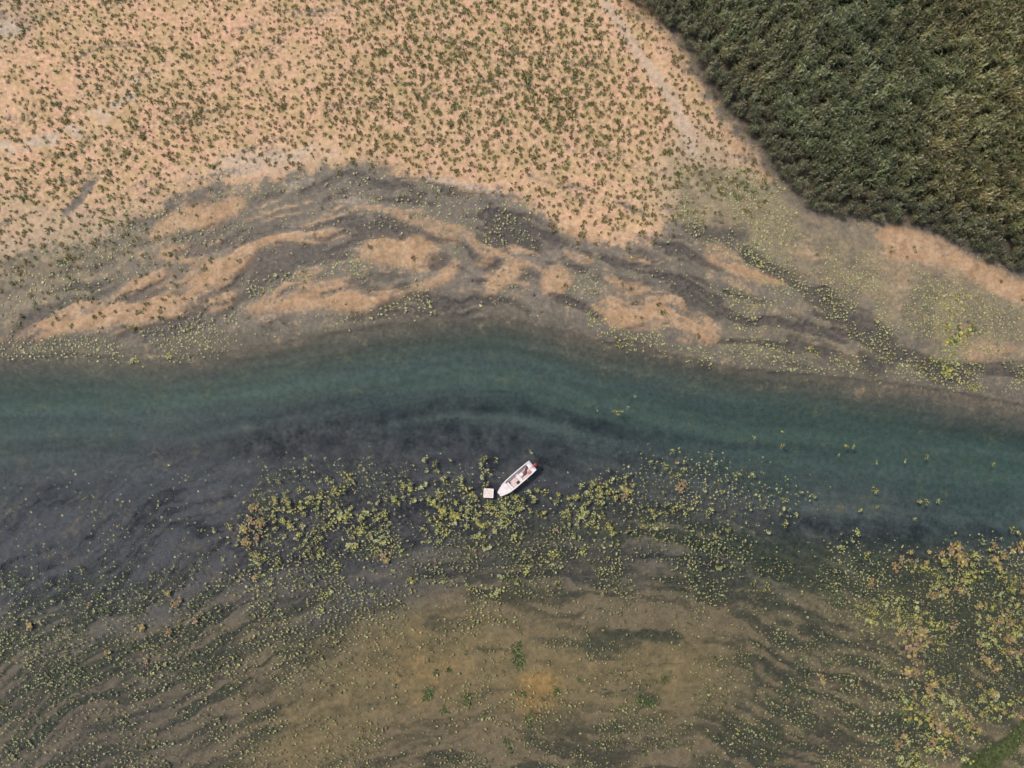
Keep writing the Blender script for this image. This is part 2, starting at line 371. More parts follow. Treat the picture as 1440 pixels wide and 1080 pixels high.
def mixc(nt, fac, a, b, blend='MIX'):
    n = nt.nodes.new("ShaderNodeMix"); n.data_type = 'RGBA'; n.blend_type = blend
    for sock, val in ((n.inputs[0], fac), (n.inputs[6], a), (n.inputs[7], b)):
        if isinstance(val, bpy.types.NodeSocket): nt.links.new(val, sock)
        elif isinstance(val, (int, float)): sock.default_value = val
        else: sock.default_value = (*val, 1.0)
    return n.outputs[2]

def math_n(nt, op, a, b=None, clamp=False):
    n = nt.nodes.new("ShaderNodeMath"); n.operation = op; n.use_clamp = clamp
    for i, val in enumerate((a, b)):
        if val is None: continue
        if isinstance(val, bpy.types.NodeSocket): nt.links.new(val, n.inputs[i])
        else: n.inputs[i].default_value = val
    return n.outputs[0]

def noise_n(nt, scale, detail=4, rough=0.55, vec=None, dist=0.0):
    n = nt.nodes.new("ShaderNodeTexNoise")
    n.inputs["Scale"].default_value = scale; n.inputs["Detail"].default_value = detail
    n.inputs["Roughness"].default_value = rough; n.inputs["Distortion"].default_value = dist
    if vec is not None: nt.links.new(vec, n.inputs["Vector"])
    return n.outputs[0]

def ramp(nt, fac, lo, hi, a=0.0, b=1.0):
    n = nt.nodes.new("ShaderNodeMapRange"); n.inputs[1].default_value = lo; n.inputs[2].default_value = hi
    n.inputs[3].default_value = a; n.inputs[4].default_value = b
    nt.links.new(fac, n.inputs[0])
    return n.outputs[0]

def simple_mat(name, col, rough=0.5, metal=0.0, vary=0.12, scale=6.0, bump=0.0):
    m, nt, b = new_mat(name)
    tc = nt.nodes.new("ShaderNodeTexCoord")
    nz = noise_n(nt, scale, 4, .6, tc.outputs["Object"])
    c2 = tuple(max(0, c * (1 - 2.2 * vary)) for c in col)
    nt.links.new(mixc(nt, ramp(nt, nz, .3, .7), c2, tuple(min(1, c * (1 + vary)) for c in col)), b.inputs["Base Color"])
    b.inputs["Roughness"].default_value = rough; b.inputs["Metallic"].default_value = metal
    if bump:
        bp = nt.nodes.new("ShaderNodeBump"); bp.inputs["Strength"].default_value = bump; bp.inputs["Distance"].default_value = 0.02
        nt.links.new(nz, bp.inputs["Height"]); nt.links.new(bp.outputs[0], b.inputs["Normal"])
    return m

def leaf_mat(name, rough=0.6, vary=0.35, translucent=0.25):
    m, nt, b = new_mat(name)
    at = nt.nodes.new("ShaderNodeAttribute"); at.attribute_name = "tint"
    oi = nt.nodes.new("ShaderNodeObjectInfo")
    geo = nt.nodes.new("ShaderNodeNewGeometry")
    nz = noise_n(nt, 2.3, 3, .6, geo.outputs["Position"])
    c = mixc(nt, 1.0, at.outputs["Color"], mixc(nt, ramp(nt, nz, .3, .7), (1 - vary,) * 3, (1 + vary * .6,) * 3), 'MULTIPLY')
    nt.links.new(c, b.inputs["Base Color"])
    b.inputs["Roughness"].default_value = rough
    b.inputs["Specular IOR Level"].default_value = 0.3
    tr = nt.nodes.new("ShaderNodeBsdfTranslucent"); nt.links.new(c, tr.inputs[0])
    mx = nt.nodes.new("ShaderNodeMixShader"); mx.inputs[0].default_value = translucent
    nt.links.new(b.outputs[0], mx.inputs[1]); nt.links.new(tr.outputs[0], mx.inputs[2])
    nt.links.new(mx.outputs[0], nt.nodes["Material Output"].inputs["Surface"])
    return m

# ---------------------------------------------------------------- ground
def ground_material():
    m, nt, b = new_mat("riverbank_soil")
    geo = nt.nodes.new("ShaderNodeNewGeometry"); P = geo.outputs["Position"]
    fl = nt.nodes.new("ShaderNodeAttribute"); fl.attribute_name = "flow"; FV = fl.outputs["Vector"]
    def attr(n):
        a = nt.nodes.new("ShaderNodeAttribute"); a.attribute_name = n
        s = nt.nodes.new("ShaderNodeSeparateColor"); nt.links.new(a.outputs["Color"], s.inputs[0])
        return s.outputs[0], s.outputs[1], s.outputs[2]
    sandA, barA, weedA = attr("soil_a"); oliveA, paleA, slateA = attr("soil_b")
    darkA, ochreA, mossA = attr("soil_c"); chanA, toneA, dampA = attr("soil_d"); warmA, trackA, reedFloorA = attr("soil_e"); speckA, tuftA, tanA = attr("soil_f"); streakA, shoreA, _ = attr("soil_g")
    n1 = noise_n(nt, 0.42, 4, .62, P); n2 = noise_n(nt, 1.9, 3, .65, P); n3 = noise_n(nt, 4.2, 1, .6, P); n4 = noise_n(nt, 0.13, 4, .62, P)
    f1 = math_n(nt, 'ADD', math_n(nt, 'MULTIPLY', streakA, .8), math_n(nt, 'MULTIPLY', n2, .2)); f2 = noise_n(nt, 2.6, 3, .6, FV, .3)
    M = lambda op, a, b=None, cl=False: math_n(nt, op, a, b, cl)
    iso = M('ADD', M('MULTIPLY', n1, .6), M('MULTIPLY', n2, .4))
    ani = M('ADD', M('MULTIPLY', f1, .6), M('MULTIPLY', n2, .4))
    def ragged(mask, noise, amp=1.0, soft=.16, bias=0.5):
        """turn a soft outline into a ragged one"""
        t = M('ADD', mask, M('MULTIPLY', M('SUBTRACT', noise, .5), amp))
        n = nt.nodes.new("ShaderNodeMapRange"); n.interpolation_type = 'SMOOTHSTEP'
        n.inputs[1].default_value = bias - soft; n.inputs[2].default_value = bias + soft
        nt.links.new(t, n.inputs[0])
        return n.outputs[0]
    X_ = lambda a, k: M('MULTIPLY', a, k)
    slateOlive = M('ADD', slateA, oliveA)
    mud = mixc(nt, ramp(nt, f1, .32, .68), (0.180, 0.151, 0.121), (0.100, 0.086, 0.076))
    mud = mixc(nt, X_(ramp(nt, n4, .4, .6), .55), mud, (0.145, 0.128, 0.092))
    mud = mixc(nt, X_(ramp(nt, n1, .54, .72), .45), mud, (0.25, 0.205, 0.155))
    mud = mixc(nt, X_(ramp(nt, f2, .56, .72), .45), mud, (0.098, 0.083, 0.080))
    tan = mixc(nt, ramp(nt, iso, .36, .64), (0.150, 0.126, 0.076), (0.29, 0.225, 0.138))
    c = mixc(nt, X_(ragged(tanA, iso, 2.2, .4), .8), mud, tan)
    c = mixc(nt, X_(shoreA, .85), c, mixc(nt, ramp(nt, iso, .36, .64), (0.075, 0.070, 0.056), (0.130, 0.114, 0.086)))
    sandc = mixc(nt, ramp(nt, n4, .38, .62), (0.455, 0.295, 0.185), (0.50, 0.295, 0.192))
    sandc = mixc(nt, X_(ramp(nt, n1, .42, .66), .8), sandc, (0.46, 0.305, 0.155))
    sandc = mixc(nt, X_(ramp(nt, n2, .50, .72), .4), sandc, (0.32, 0.23, 0.14))
    sandc = mixc(nt, X_(ramp(nt, n2, .46, .30), .2), sandc, (0.56, 0.42, 0.33))
    sandc = mixc(nt, M('MULTIPLY', tuftA, ramp(nt, iso, .42, .60, 0, .75)), sandc, (0.27, 0.215, 0.105))
    sandc = mixc(nt, X_(dampA, 0.62), sandc, mixc(nt, ramp(nt, iso, .35, .65), (0.21, 0.18, 0.13), (0.35, 0.275, 0.2)))
    c = mixc(nt, ragged(sandA, iso, 2.6, .25), c, sandc)
    barc = mixc(nt, ramp(nt, n1, .38, .62), (0.30, 0.185, 0.102), (0.40, 0.265, 0.160))
    barc = mixc(nt, X_(ramp(nt, n2, .5, .72), .55), barc, (0.235, 0.165, 0.095))
    barc = mixc(nt, X_(ramp(nt, f1, .52, .68), .6), barc, (0.26, 0.20, 0.14))
    c = mixc(nt, X_(ragged(barA, ani, 2.4, .32), 0.92), c, barc)
    c = mixc(nt, X_(ragged(paleA, ani, 2.4, .35), 0.75), c, mixc(nt, ramp(nt, n2, .3, .7), (0.33, 0.265, 0.20), (0.45, 0.375, 0.30)))
    c = mixc(nt, X_(ragged(trackA, iso, 2.0, .5), 0.6), c, mixc(nt, ramp(nt, n2, .3, .7), (0.33, 0.265, 0.20), (0.41, 0.335, 0.27)))
    c = mixc(nt, oliveA, c, mixc(nt, ramp(nt, f1, .58, .42), (0.052, 0.046, 0.032), (0.158, 0.122, 0.076)))
    c = mixc(nt, X_(ragged(warmA, ani, 1.8, .5), 0.85), c, mixc(nt, ramp(nt, iso, .36, .64), (0.130, 0.102, 0.050), (0.245, 0.180, 0.094)))
    c = mixc(nt, X_(slateA, 0.92), c, mixc(nt, ramp(nt, f1, .34, .66), (0.070, 0.066, 0.078), (0.040, 0.039, 0.049)))
    c = mixc(nt, chanA, c, mixc(nt, ramp(nt, f1, .3, .7), (0.102, 0.106, 0.088), (0.068, 0.074, 0.062)))
    c = mixc(nt, X_(ragged(ochreA, iso, 2.4, .45), 0.8), c, mixc(nt, ramp(nt, n2, .3, .7), (0.22, 0.14, 0.04), (0.36, 0.21, 0.075)))
    c = mixc(nt, X_(ragged(darkA, ani, 3.0, .35), 0.72), c, mixc(nt, ramp(nt, n2, .35, .65), (0.050, 0.043, 0.045), (0.112, 0.094, 0.082)))
    dk = mixc(nt, ramp(nt, iso, .42, .60), (0.011, 0.012, 0.016), (0.066, 0.060, 0.066))
    dk = mixc(nt, X_(oliveA, .8), dk, mixc(nt, ramp(nt, n2, .35, .65), (0.024, 0.030, 0.018), (0.066, 0.066, 0.040)))
    c = mixc(nt, X_(ragged(weedA, ani, 2.2, .35), 0.86), c, dk)
    c = mixc(nt, M('MULTIPLY', M('MULTIPLY', speckA, ramp(nt, slateOlive, 0, .4, .35, 1)), ramp(nt, iso, .45, .58, 0, .85)), c, mixc(nt, ramp(nt, n3, .35, .65), (0.035, 0.036, 0.030), (0.085, 0.080, 0.056)))
    c = mixc(nt, ragged(mossA, iso, .8, .2), c, mixc(nt, ramp(nt, n2, .35, .65), (0.022, 0.036, 0.012), (0.075, 0.085, 0.03)))
    c = mixc(nt, X_(reedFloorA, 0.9), c, mixc(nt, ramp(nt, n2, .35, .65), (0.035, 0.03, 0.022), (0.10, 0.075, 0.05)))  # darker brown ground under the reeds, fading just past the bed edge
    g = mixc(nt, ramp(nt, noise_n(nt, 1.5, 5, .74, P), .34, .66), (0.74, 0.74, 0.74), (1.24, 1.24, 1.24))
    c = mixc(nt, 1.0, c, g, 'MULTIPLY')
    nt.links.new(c, b.inputs["Base Color"])
    b.inputs["Roughness"].default_value = 0.9
    b.inputs["Specular IOR Level"].default_value = 0.2
    bp = nt.nodes.new("ShaderNodeBump"); bp.inputs["Strength"].default_value = 0.45; bp.inputs["Distance"].default_value = 0.08
    nt.links.new(n2, bp.inputs["Height"]); nt.links.new(bp.outputs[0], b.inputs["Normal"])
    return m

def mesh_from_arrays(name, co, faces, n_side, mat, tint=None, smooth=False):
    me = bpy.data.meshes.new(name)
    nv, nf = len(co), len(faces)
    me.vertices.add(nv); me.vertices.foreach_set("co", np.ascontiguousarray(co, np.float32).ravel())
    me.loops.add(nf * n_side); me.loops.foreach_set("vertex_index", np.ascontiguousarray(faces, np.int32).ravel())
    me.polygons.add(nf); me.polygons.foreach_set("loop_start", np.arange(0, nf * n_side, n_side, dtype=np.int32))
    if smooth: me.polygons.foreach_set("use_smooth", np.ones(nf, bool))
    me.update(calc_edges=True)
    if tint is not None:
        a = me.attributes.new("tint", 'FLOAT_COLOR', 'POINT')
        a.data.foreach_set("color", np.concatenate([tint, np.ones((nv, 1))], 1).astype(np.float32).ravel())
    me.materials.append(mat)
    return me

idx = np.arange(NX * NY).reshape(NY, NX)
quads = np.stack([idx[1:, :-1], idx[1:, 1:], idx[:-1, 1:], idx[:-1, :-1]], -1).reshape(-1, 4)
gco = np.stack([(X - 720) * S, (540 - Y) * S, Z], -1).reshape(-1, 3)
gm = mesh_from_arrays("ground", gco, quads, 4, ground_material(), smooth=True)
def put(n, r, g, b):
    a = gm.attributes.new(n, 'FLOAT_COLOR', 'POINT')
    a.data.foreach_set("color", np.stack([r, g, b, np.ones_like(r)], -1).astype(np.float32).ravel())
clampd = lambda a: np.clip(a, 0, 1)
put("soil_a", clampd(sand), clampd(bars), clampd(weed))
put("soil_b", clampd(olive), clampd(pale), clampd(slate))
put("soil_c", clampd(wet_dark), clampd(ochre), clampd(moss))
put("soil_d", clampd(chan_sand), clampd(mud_tone), clampd(damp))
put("soil_f", clampd(blur(F_sp, 2)), clampd(blur(F_shrub, 3) * .9), clampd(tan))
fa = gm.attributes.new("flow", 'FLOAT_VECTOR', 'POINT')
fa.data.foreach_set("vector", np.stack([flow_u, flow_v, np.zeros_like(flow_u)], -1).astype(np.float32).ravel())
put("soil_g", clampd(streak), clampd(shore), clampd(warm * 0))
put("soil_e", clampd(warm * south), clampd(track), clampd(blur(reed_mask, 3)))
ground = bpy.data.objects.new("ground", gm); COL.objects.link(ground)
ground["kind"] = "structure"
ground["label"] = "sandy river bank, mud bars and weedy river bed"

def ground_z(x, y):
    return sample(Z, x, y)

# ---------------------------------------------------------------- water
wm = bpy.data.materials.new("river_water"); wm.use_nodes = True
nt = wm.node_tree; nt.nodes.remove(nt.nodes["Principled BSDF"])
out = nt.nodes["Material Output"]
geo = nt.nodes.new("ShaderNodeNewGeometry")
tr = nt.nodes.new("ShaderNodeBsdfTransparent"); gl = nt.nodes.new("ShaderNodeBsdfGlossy"); gl.inputs["Roughness"].default_value = 0.08
fr = nt.nodes.new("ShaderNodeFresnel"); fr.inputs[0].default_value = 1.33
bp = nt.nodes.new("ShaderNodeBump"); bp.inputs["Strength"].default_value = 0.25; bp.inputs["Distance"].default_value = 0.03
mp = nt.nodes.new("ShaderNodeMapping"); mp.inputs["Scale"].default_value = (0.5, 1.6, 1.0); nt.links.new(geo.outputs["Position"], mp.inputs[0])
nt.links.new(noise_n(nt, 1.6, 4, .6, mp.outputs[0], 0.6), bp.inputs["Height"])
nt.links.new(bp.outputs[0], gl.inputs["Normal"]); nt.links.new(bp.outputs[0], fr.inputs["Normal"])
mx = nt.nodes.new("ShaderNodeMixShader"); nt.links.new(fr.outputs[0], mx.inputs[0]); nt.links.new(tr.outputs[0], mx.inputs[1]); nt.links.new(gl.outputs[0], mx.inputs[2])
nt.links.new(mx.outputs[0], out.inputs["Surface"])
va = nt.nodes.new("ShaderNodeVolumeAbsorption"); va.inputs["Color"].default_value = (0.15, 0.72, 0.76, 1); va.inputs["Density"].default_value = 0.145
nt.links.new(va.outputs[0], out.inputs["Volume"])
wv = np.array([(sx * 1990, sy * 1990, z) for z in (-5.0, 0.0) for sx, sy in ((-1, -1), (1, -1), (1, 1), (-1, 1))])
wf = np.array([(4, 5, 6, 7), (3, 2, 1, 0), (0, 1, 5, 4), (1, 2, 6, 5), (2, 3, 7, 6), (3, 0, 4, 7)])
water = bpy.data.objects.new("water", mesh_from_arrays("water", wv, wf, 4, wm)); COL.objects.link(water)
water["kind"] = "structure"
water["label"] = "clear teal river water over a dark weedy bed"

# ---------------------------------------------------------------- plants: variants as arrays (verts, tris, tint)
def rnd(a, b): return random.uniform(a, b)

def strip_blade(V, F, T, p0, d, up, length, width, droop, col, segs=2):
    """an arching leaf blade of `segs` quads, tapering to its tip"""
    d = Vector(d).normalized(); side = d.cross(Vector((0, 0, 1)))
    if side.length < 1e-3: side = Vector((1, 0, 0))
    side.normalize()
    base = len(V); p = Vector(p0)
    for s in range(segs + 1):
        t = s / segs
        q = p + d * (length * t * (1 - 0.15 * t)) + Vector((0, 0, up * length * t - droop * length * t * t))
        w = width * (0.55 + 0.9 * t if t < 0.5 else 1.0) * (1.0 if t < 0.6 else 0.0 if t == 1 else 0.6)
        if t == 1:
            V.append(tuple(q)); T.append(col)
        else:
            V.append(tuple(q - side * w * .5)); V.append(tuple(q + side * w * .5)); T.append(col); T.append(col)
    for s in range(segs - 1):
        a = base + 2 * s
        F.append((a, a + 1, a + 3)); F.append((a, a + 3, a + 2))
    a = base + 2 * (segs - 1)
    F.append((a, a + 1, a + 2))

def jit(c, k=0.25):
    f = 1 + rnd(-k, k)
    return tuple(max(0.002, x * f * (1 + rnd(-.08, .08))) for x in c)

def arr(V, F, T): return np.array(V, float), np.array(F, int), np.array(T, float)

def shrub_variant(cols, n=18):
    V, F, T = [], [], []
    for i in range(n):
        a = rnd(0, 2 * math.pi); e = rnd(0.1, 1.4)
        d = (math.cos(a) * math.cos(e), math.sin(a) * math.cos(e), 0)
        r0 = rnd(0, .12)
        strip_blade(V, F, T, (math.cos(a) * r0, math.sin(a) * r0, rnd(-.02, .1)), d, rnd(.3, 1.3), rnd(.18, .36), rnd(.05, .10), rnd(.2, .7), jit(random.choice(cols)))
    return arr(V, F, T)

def pad_disc(V, F, T, x, y, z, r, tilt, col, sides=7):
    base = len(V); a0 = rnd(0, 6.28); ta = rnd(0, 6.28); el = rnd(.8, 1.0); ea = rnd(0, 3.14)
    V.append((x, y, z)); T.append(col)
    for s in range(sides):
        a = a0 + 0.22 + (2 * math.pi - 0.44) * s / (sides - 1)          # a pad with its notch
        rr = r * rnd(.88, 1.05)
        dx, dy = math.cos(a) * rr, math.sin(a) * rr
        V.append((x + dx, y + dy, z + (dx * math.cos(ta) + dy * math.sin(ta)) * tilt + rnd(0, .02))); T.append(col)
    for s in range(sides - 1):
        F.append((base, base + 1 + s, base + 2 + s))

def lily_variant(cols, n, rad, pr=(.05, .115), zz=(.015, .07), tilt=.25, stretch=1.0):
    V, F, T = [], [], []
    if n > 5: V.append((0, 0, -.25)); T.append((.06, .06, .03))
    for i in range(n):
        a = rnd(0, 6.28); r = rad * math.sqrt(random.random()) * rnd(.5, 1.1)
        if n > 5:                       # the stalk that ties the pad to its root
            F.append((0, len(V) + 1, len(V))); V.append((math.cos(a + .1) * r * stretch * .5, math.sin(a + .1) * r * .5, -.2)); T.append((.06, .06, .03))
        pad_disc(V, F, T, math.cos(a) * r * stretch, math.sin(a) * r, rnd(*zz), rnd(*pr), rnd(-tilt, tilt), jit(random.choice(cols), .3), random.choice((6, 7, 8)))
    return arr(V, F, T)

def upright_variant(cols, n, rad, h=(.25, .6), w=(.05, .1)):
    V, F, T = [], [], []
    for i in range(n):
        a = rnd(0, 6.28); r = rad * math.sqrt(random.random()); b = rnd(0, 6.28)
        L = rnd(*h)
        strip_blade(V, F, T, (math.cos(a) * r, math.sin(a) * r, -.05), (math.cos(b), math.sin(b), 0), rnd(.5, 1.4), L, rnd(*w), rnd(.1, .6), jit(random.choice(cols), .3))
    return arr(V, F, T)

def reed_variant(leafc, plumec, n=13):
    V, F, T = [], [], []
    for i in range(n):
        a = rnd(0, 6.28); r = .55 * math.sqrt(random.random())
        x, y = math.cos(a) * r, math.sin(a) * r
        H = rnd(2.1, 3.2); lx, ly = rnd(-.25, .25) + .16, rnd(-.25, .25) + .10
        c = jit(random.choice(leafc), .3)
        # stem
        b = len(V)
        for q in ((x - .012, y, -.1), (x + .012, y, -.1), (x + lx, y + ly, H)):
            V.append(q); T.append(tuple(k * .8 for k in c))
        F.append((b, b + 1, b + 2))
        for j in range(6):
            t = rnd(.45, 1.0); b2 = rnd(0, 6.28)
            strip_blade(V, F, T, (x + lx * t, y + ly * t, H * t), (math.cos(b2) + .35, math.sin(b2) + .25, 0), rnd(.25, .9), rnd(.45, .85), rnd(.05, .105), rnd(.4, 1.1), jit(c, .2))
        if random.random() < .45:       # flower plume bending with the wind
            pc = jit(random.choice(plumec), .25)
            for j in range(2):
                strip_blade(V, F, T, (x + lx, y + ly, H - .05), (1 + rnd(-.5, .5), .55 + rnd(-.5, .5), 0), rnd(.3, .9), rnd(.3, .5), rnd(.09, .15), rnd(.5, .9), pc)
    return arr(V, F, T)

def place(variants, pts, scales, name, mat, which=None, tints=None):
    """one mesh out of many placements (for what nobody could count)"""
    n = len(pts)
    if which is None: which = rng.integers(0, len(variants), n)
    cos_, fcs, tnt = [], [], []; off = 0
    for k, (V, F, T) in enumerate(variants):
        s = np.where(which == k)[0]
        if not len(s): continue
        ang = rng.random(len(s)) * 2 * np.pi if not getattr(place, "keep", False) else (rng.random(len(s)) - .5) * .9
        ca, sa = np.cos(ang)[:, None], np.sin(ang)[:, None]; sc = scales[s][:, None]
        x = (V[:, 0] * ca - V[:, 1] * sa) * sc + pts[s, 0:1]
        y = (V[:, 0] * sa + V[:, 1] * ca) * sc + pts[s, 1:2]
        z = V[:, 2] * sc + pts[s, 2:3]
        cos_.append(np.stack([x, y, z], -1).reshape(-1, 3))
        fcs.append((F[None] + (np.arange(len(s)) * len(V))[:, None, None] + off).reshape(-1, 3))
        f = (0.75 + 0.5 * rng.random((len(s), 1, 1)))
        t = np.broadcast_to(T[None], (len(s),) + T.shape) * f
        if tints is not None: t = t * tints[s][:, None, :]
        tnt.append(t.reshape(-1, 3)); off += len(s) * len(V)
    me = mesh_from_arrays(name, np.concatenate(cos_), np.concatenate(fcs), 3, mat, np.concatenate(tnt))
    o = bpy.data.objects.new(name, me); COL.objects.link(o)
    return o

def tag(o, label=None, cat=None, group=None, kind=None):
    if label: o["label"] = label
    if cat: o["category"] = cat
    if group: o["group"] = group
    if kind: o["kind"] = kind
    return o

def variant_meshes(name, variants, mat):
    return [mesh_from_arrays(name, V, F, 3, mat, T) for V, F, T in variants]

def individual(name, me, x, y, z, sc, rot):
    o = bpy.data.objects.new(name, me); COL.objects.link(o)
    o.location = (x, y, z); o.scale = (sc, sc, sc); o.rotation_euler = (0, 0, rot)
    return o

def scatter_grid(x0, x1, y0, y1, cell, dens, jitter=1.0):
    """jittered grid thinned by a density function"""
    xs, ys = np.meshgrid(np.arange(x0, x1, cell), np.arange(y0, y1, cell))
    x = xs.ravel() + (rng.random(xs.size) - .5) * cell * 1.5 * jitter; y = ys.ravel() + (rng.random(xs.size) - .5) * cell * 1.5 * jitter
    keep = rng.random(x.size) < dens(x, y)
    return x[keep], y[keep]

def to_pts(x, y, dz=0.0, z=None):
    zz = ground_z(x, y) if z is None else np.full(len(x), z)
    return np.stack([(x - 720) * S, (540 - y) * S, zz + dz], -1)

def in_view(x, y, m=6): return (x > m) & (x < 1440 - m) & (y > m) & (y < 1080 - m)

M_SHRUB = leaf_mat("shrub_leaves", .75, .3, .1)
M_LILY = leaf_mat("lily_leaves", .45, .3, .15)
M_REED = leaf_mat("reed_leaves", .6, .35, .25)

# ---- low shrubs on the sand flat
BR, GR, OL = (0.17, 0.125, 0.05), (0.095, 0.125, 0.052), (0.17, 0.155, 0.045)
sh_vars = [shrub_variant(c) for c in ([BR, BR, OL], [BR, GR, OL], [GR, GR, BR], [OL, OL, GR], [BR, OL], [GR, OL])]
sx_, sy_ = scatter_grid(-70, 1450, -70, 500, 6.5, lambda x, y: sample(F_shrub, x, y))
ssc = np.exp(rng.normal(-.02, .30, len(sx_))) * (0.88 - .14 * sstep(200, 0, sy_))
ssc = ssc * (1 + .30 * sample(thick, sx_, sy_))
w_left = np.clip(sstep(380, 60, sx_) + sample(damp, sx_, sy_) * .6, 0, 1); w_ol = sample(thick, sx_, sy_)
u = rng.random(len(sx_))
which = np.where(u < w_left * .6, rng.choice([2, 1, 5], len(sx_)), np.where(u < w_left * .6 + w_ol * .6, rng.choice([3, 5, 4], len(sx_)), rng.choice([0, 0, 4, 1], len(sx_))))
pts = to_pts(sx_, sy_, -.01)
order = np.argsort(-ssc * in_view(sx_, sy_))[:300]
mask = np.ones(len(sx_), bool); mask[order] = False
tag(place(sh_vars, pts[mask], ssc[mask], "shrub_cover", M_SHRUB, which[mask]), "countless small brown-green shrubs dotting the pink sand flat", "shrubs", kind="stuff")
meshes = variant_meshes("sand_shrub", sh_vars, M_SHRUB)
for i in order:
    o = individual("sand_shrub", meshes[which[i]], *pts[i], ssc[i], rnd(0, 6.28))
    x, y = sx_[i], sy_[i]
    if sample(bars, np.array([x]), np.array([y]))[0] > .3: lab = "dark little shrub on a bare orange sandbar between the side channels"
    else:
        row = "along the top border" if y < 90 else "across the middle" if y < 190 else "near the grey mud shore"
        col = "at the far left" if x < 240 else "left of the centre" if x < 480 else "in the centre" if x < 720 else "close to the pale track" if x < 960 else "below the reed bed"
        lab = "larger sand flat shrub " + row + " " + col
    tag(o, lab, "shrub", "low shrubs on the sand flat")

# ---- reed bed
LEAF = [(0.102, 0.104, 0.052), (0.113, 0.112, 0.062), (0.098, 0.099, 0.038), (0.132, 0.114, 0.056), (0.082, 0.097, 0.052)]
PLUME = [(0.18, 0.17, 0.115), (0.15, 0.135, 0.09), (0.20, 0.19, 0.14)]
reed_vars = [reed_variant(LEAF, PLUME) for i in range(7)]
rx, ry = scatter_grid(860, 1530, -80, 400, 9.0, lambda x, y: inside(REED, x, y).astype(float))
rp = to_pts(rx, ry, -.02)
edge_d = sample(blur(reed_mask, 14), rx, ry)
rsc = rng.uniform(.72, 1.22, len(rx)) * (0.62 + .45 * np.clip((edge_d - .5) * 2, 0, 1))
tn = fbm(rx, ry, 70, 3, 95); tn2 = fbm(rx, ry, 30, 3, 96)
tint = np.stack([0.60 + .55 * tn2 + .30 * tn + .25 * sstep(1150, 1440, rx), .78 + .6 * tn2 + .12 * sstep(1150, 1440, rx), .64 + .6 * tn2], -1) * (0.75 + .6 * fbm(rx, ry, 18, 2, 97))[:, None] * rng.uniform(.6, 1.45, (len(rx), 1)) * .98
front = np.where(in_view(rx, ry, -2), np.abs(edge_d - .62), 9)
order = np.argsort(front)[:300]
mask = np.ones(len(rx), bool); mask[order] = False
place.keep = True
tag(place(reed_vars, rp[mask], rsc[mask], "reed_bed", M_REED, tints=tint[mask]), "dense dark grey-green reed bed filling the upper right corner", "reeds", kind="stuff")
meshes = variant_meshes("reed_clump", [(V, F, T * np.array([[1.08, 1.1, 1.08]]) * f) for V, F, T in reed_vars for f in (.72, .96, 1.25)], M_REED)
for i in order:
    o = individual("reed_clump", random.choice(meshes), *rp[i], rsc[i], rnd(-.4, .4))
    where = ("at the top where the pale track leaves the frame" if ry[i] < 45 else "beside the upper pale track" if ry[i] < 110 else "beside the sand strip right of the track" if ry[i] < 175 else "above the green-tufted tan flat" if ry[i] < 240
             else "at its lower left corner above the brown mud" if rx[i] < 1190 else "above the left end of the orange sand strip" if rx[i] < 1270 else "above the middle of the orange sand strip" if rx[i] < 1350 else "by the right border above the orange sand strip")
    lab = "reed clump on the bed edge " + where
    tag(o, lab, "reed", "reed clumps along the edge of the reed bed")

# ---- water lilies and floating leaves
YG, PG, OC, RB = (0.35, 0.33, 0.085), (0.29, 0.31, 0.16), (0.32, 0.225, 0.085), (0.25, 0.175, 0.092)
DG = (0.07, 0.11, 0.035)
BY = (0.50, 0.45, 0.12)
lily_vars = [lily_variant([YG, BY, PG, DG], 15, .42), lily_variant([YG, OC, YG, PG, DG], 20, .5), lily_variant([YG, PG, PG], 11, .36), lily_variant([YG, BY, DG, OC], 24, .6, stretch=1.5), lily_variant([PG, YG, BY, PG], 17, .5, stretch=.6)]
brown_vars = [lily_variant([RB, OC, RB], 22, .6, (.08, .16), (.03, .22), .5), lily_variant([RB, OC, (0.30, .21, .15)], 18, .5, (.08, .15), (.03, .22), .5, 1.6), lily_variant([OC, YG, RB], 20, .55, (.08, .15), (.03, .2), .5)]

lx, ly = scatter_grid(-60, 1560, 400, 1160, 8.0, lambda x, y: sample(F_lily, x, y))
hand = [(188, 505, 1.0), (193, 508, .8), (238, 501, 1.1), (230, 500, .7), (473, 457, 1.0), (467, 677, .9), (1060, 615, .8), (1100, 607, .6), (1100, 627, .7), (1190, 627, .8), (1200, 628, .8), (1180, 640, .6),
        (1233, 650, .6), (1273, 648, .6), (1303, 643, .7), (1397, 653, .6), (1230, 688, .9), (1293, 705, 1.0), (1303, 706, .8), (1320, 705, 1.0), (1370, 547, 1.1), (1378, 544, .8), (1364, 543, .7), (867, 580, .9), (883, 573, .7), (875, 578, .6),
        (893, 557, .5), (840, 577, .5), (680, 645, .9), (676, 655, 1.0), (684, 662, .8), (678, 669, 1.1), (690, 668, .8), (698, 644, .5), (745, 693, 1.1), (755, 689, 1.1), (766, 692, 1.0), (752, 700, .9),
        (832, 678, .8), (831, 688, .7), (935, 655, 1.0), (915, 650, .9), (1000, 640, .6), (955, 630, .5), (828, 440, .9), (829, 455, .9), (870, 485, .8), (888, 484, .8), (956, 490, .9), (970, 492, .9), (1140, 490, 1.0), (1148, 500, .9), (1015, 490, .7)]
lx = np.concatenate([lx, [h[0] for h in hand]]); ly = np.concatenate([ly, [h[1] for h in hand]])
lsc = np.exp(rng.normal(-.14, .4, len(lx))); lsc[-len(hand):] = [h[2] * 1.15 for h in hand]
lsc *= np.where((lx > 1150) & (ly > 740), .92, np.where(ly > 560, .86, 1.0))
zl = np.maximum(ground_z(lx, ly), 0.0) + .005
lp = to_pts(lx, ly); lp[:, 2] = zl
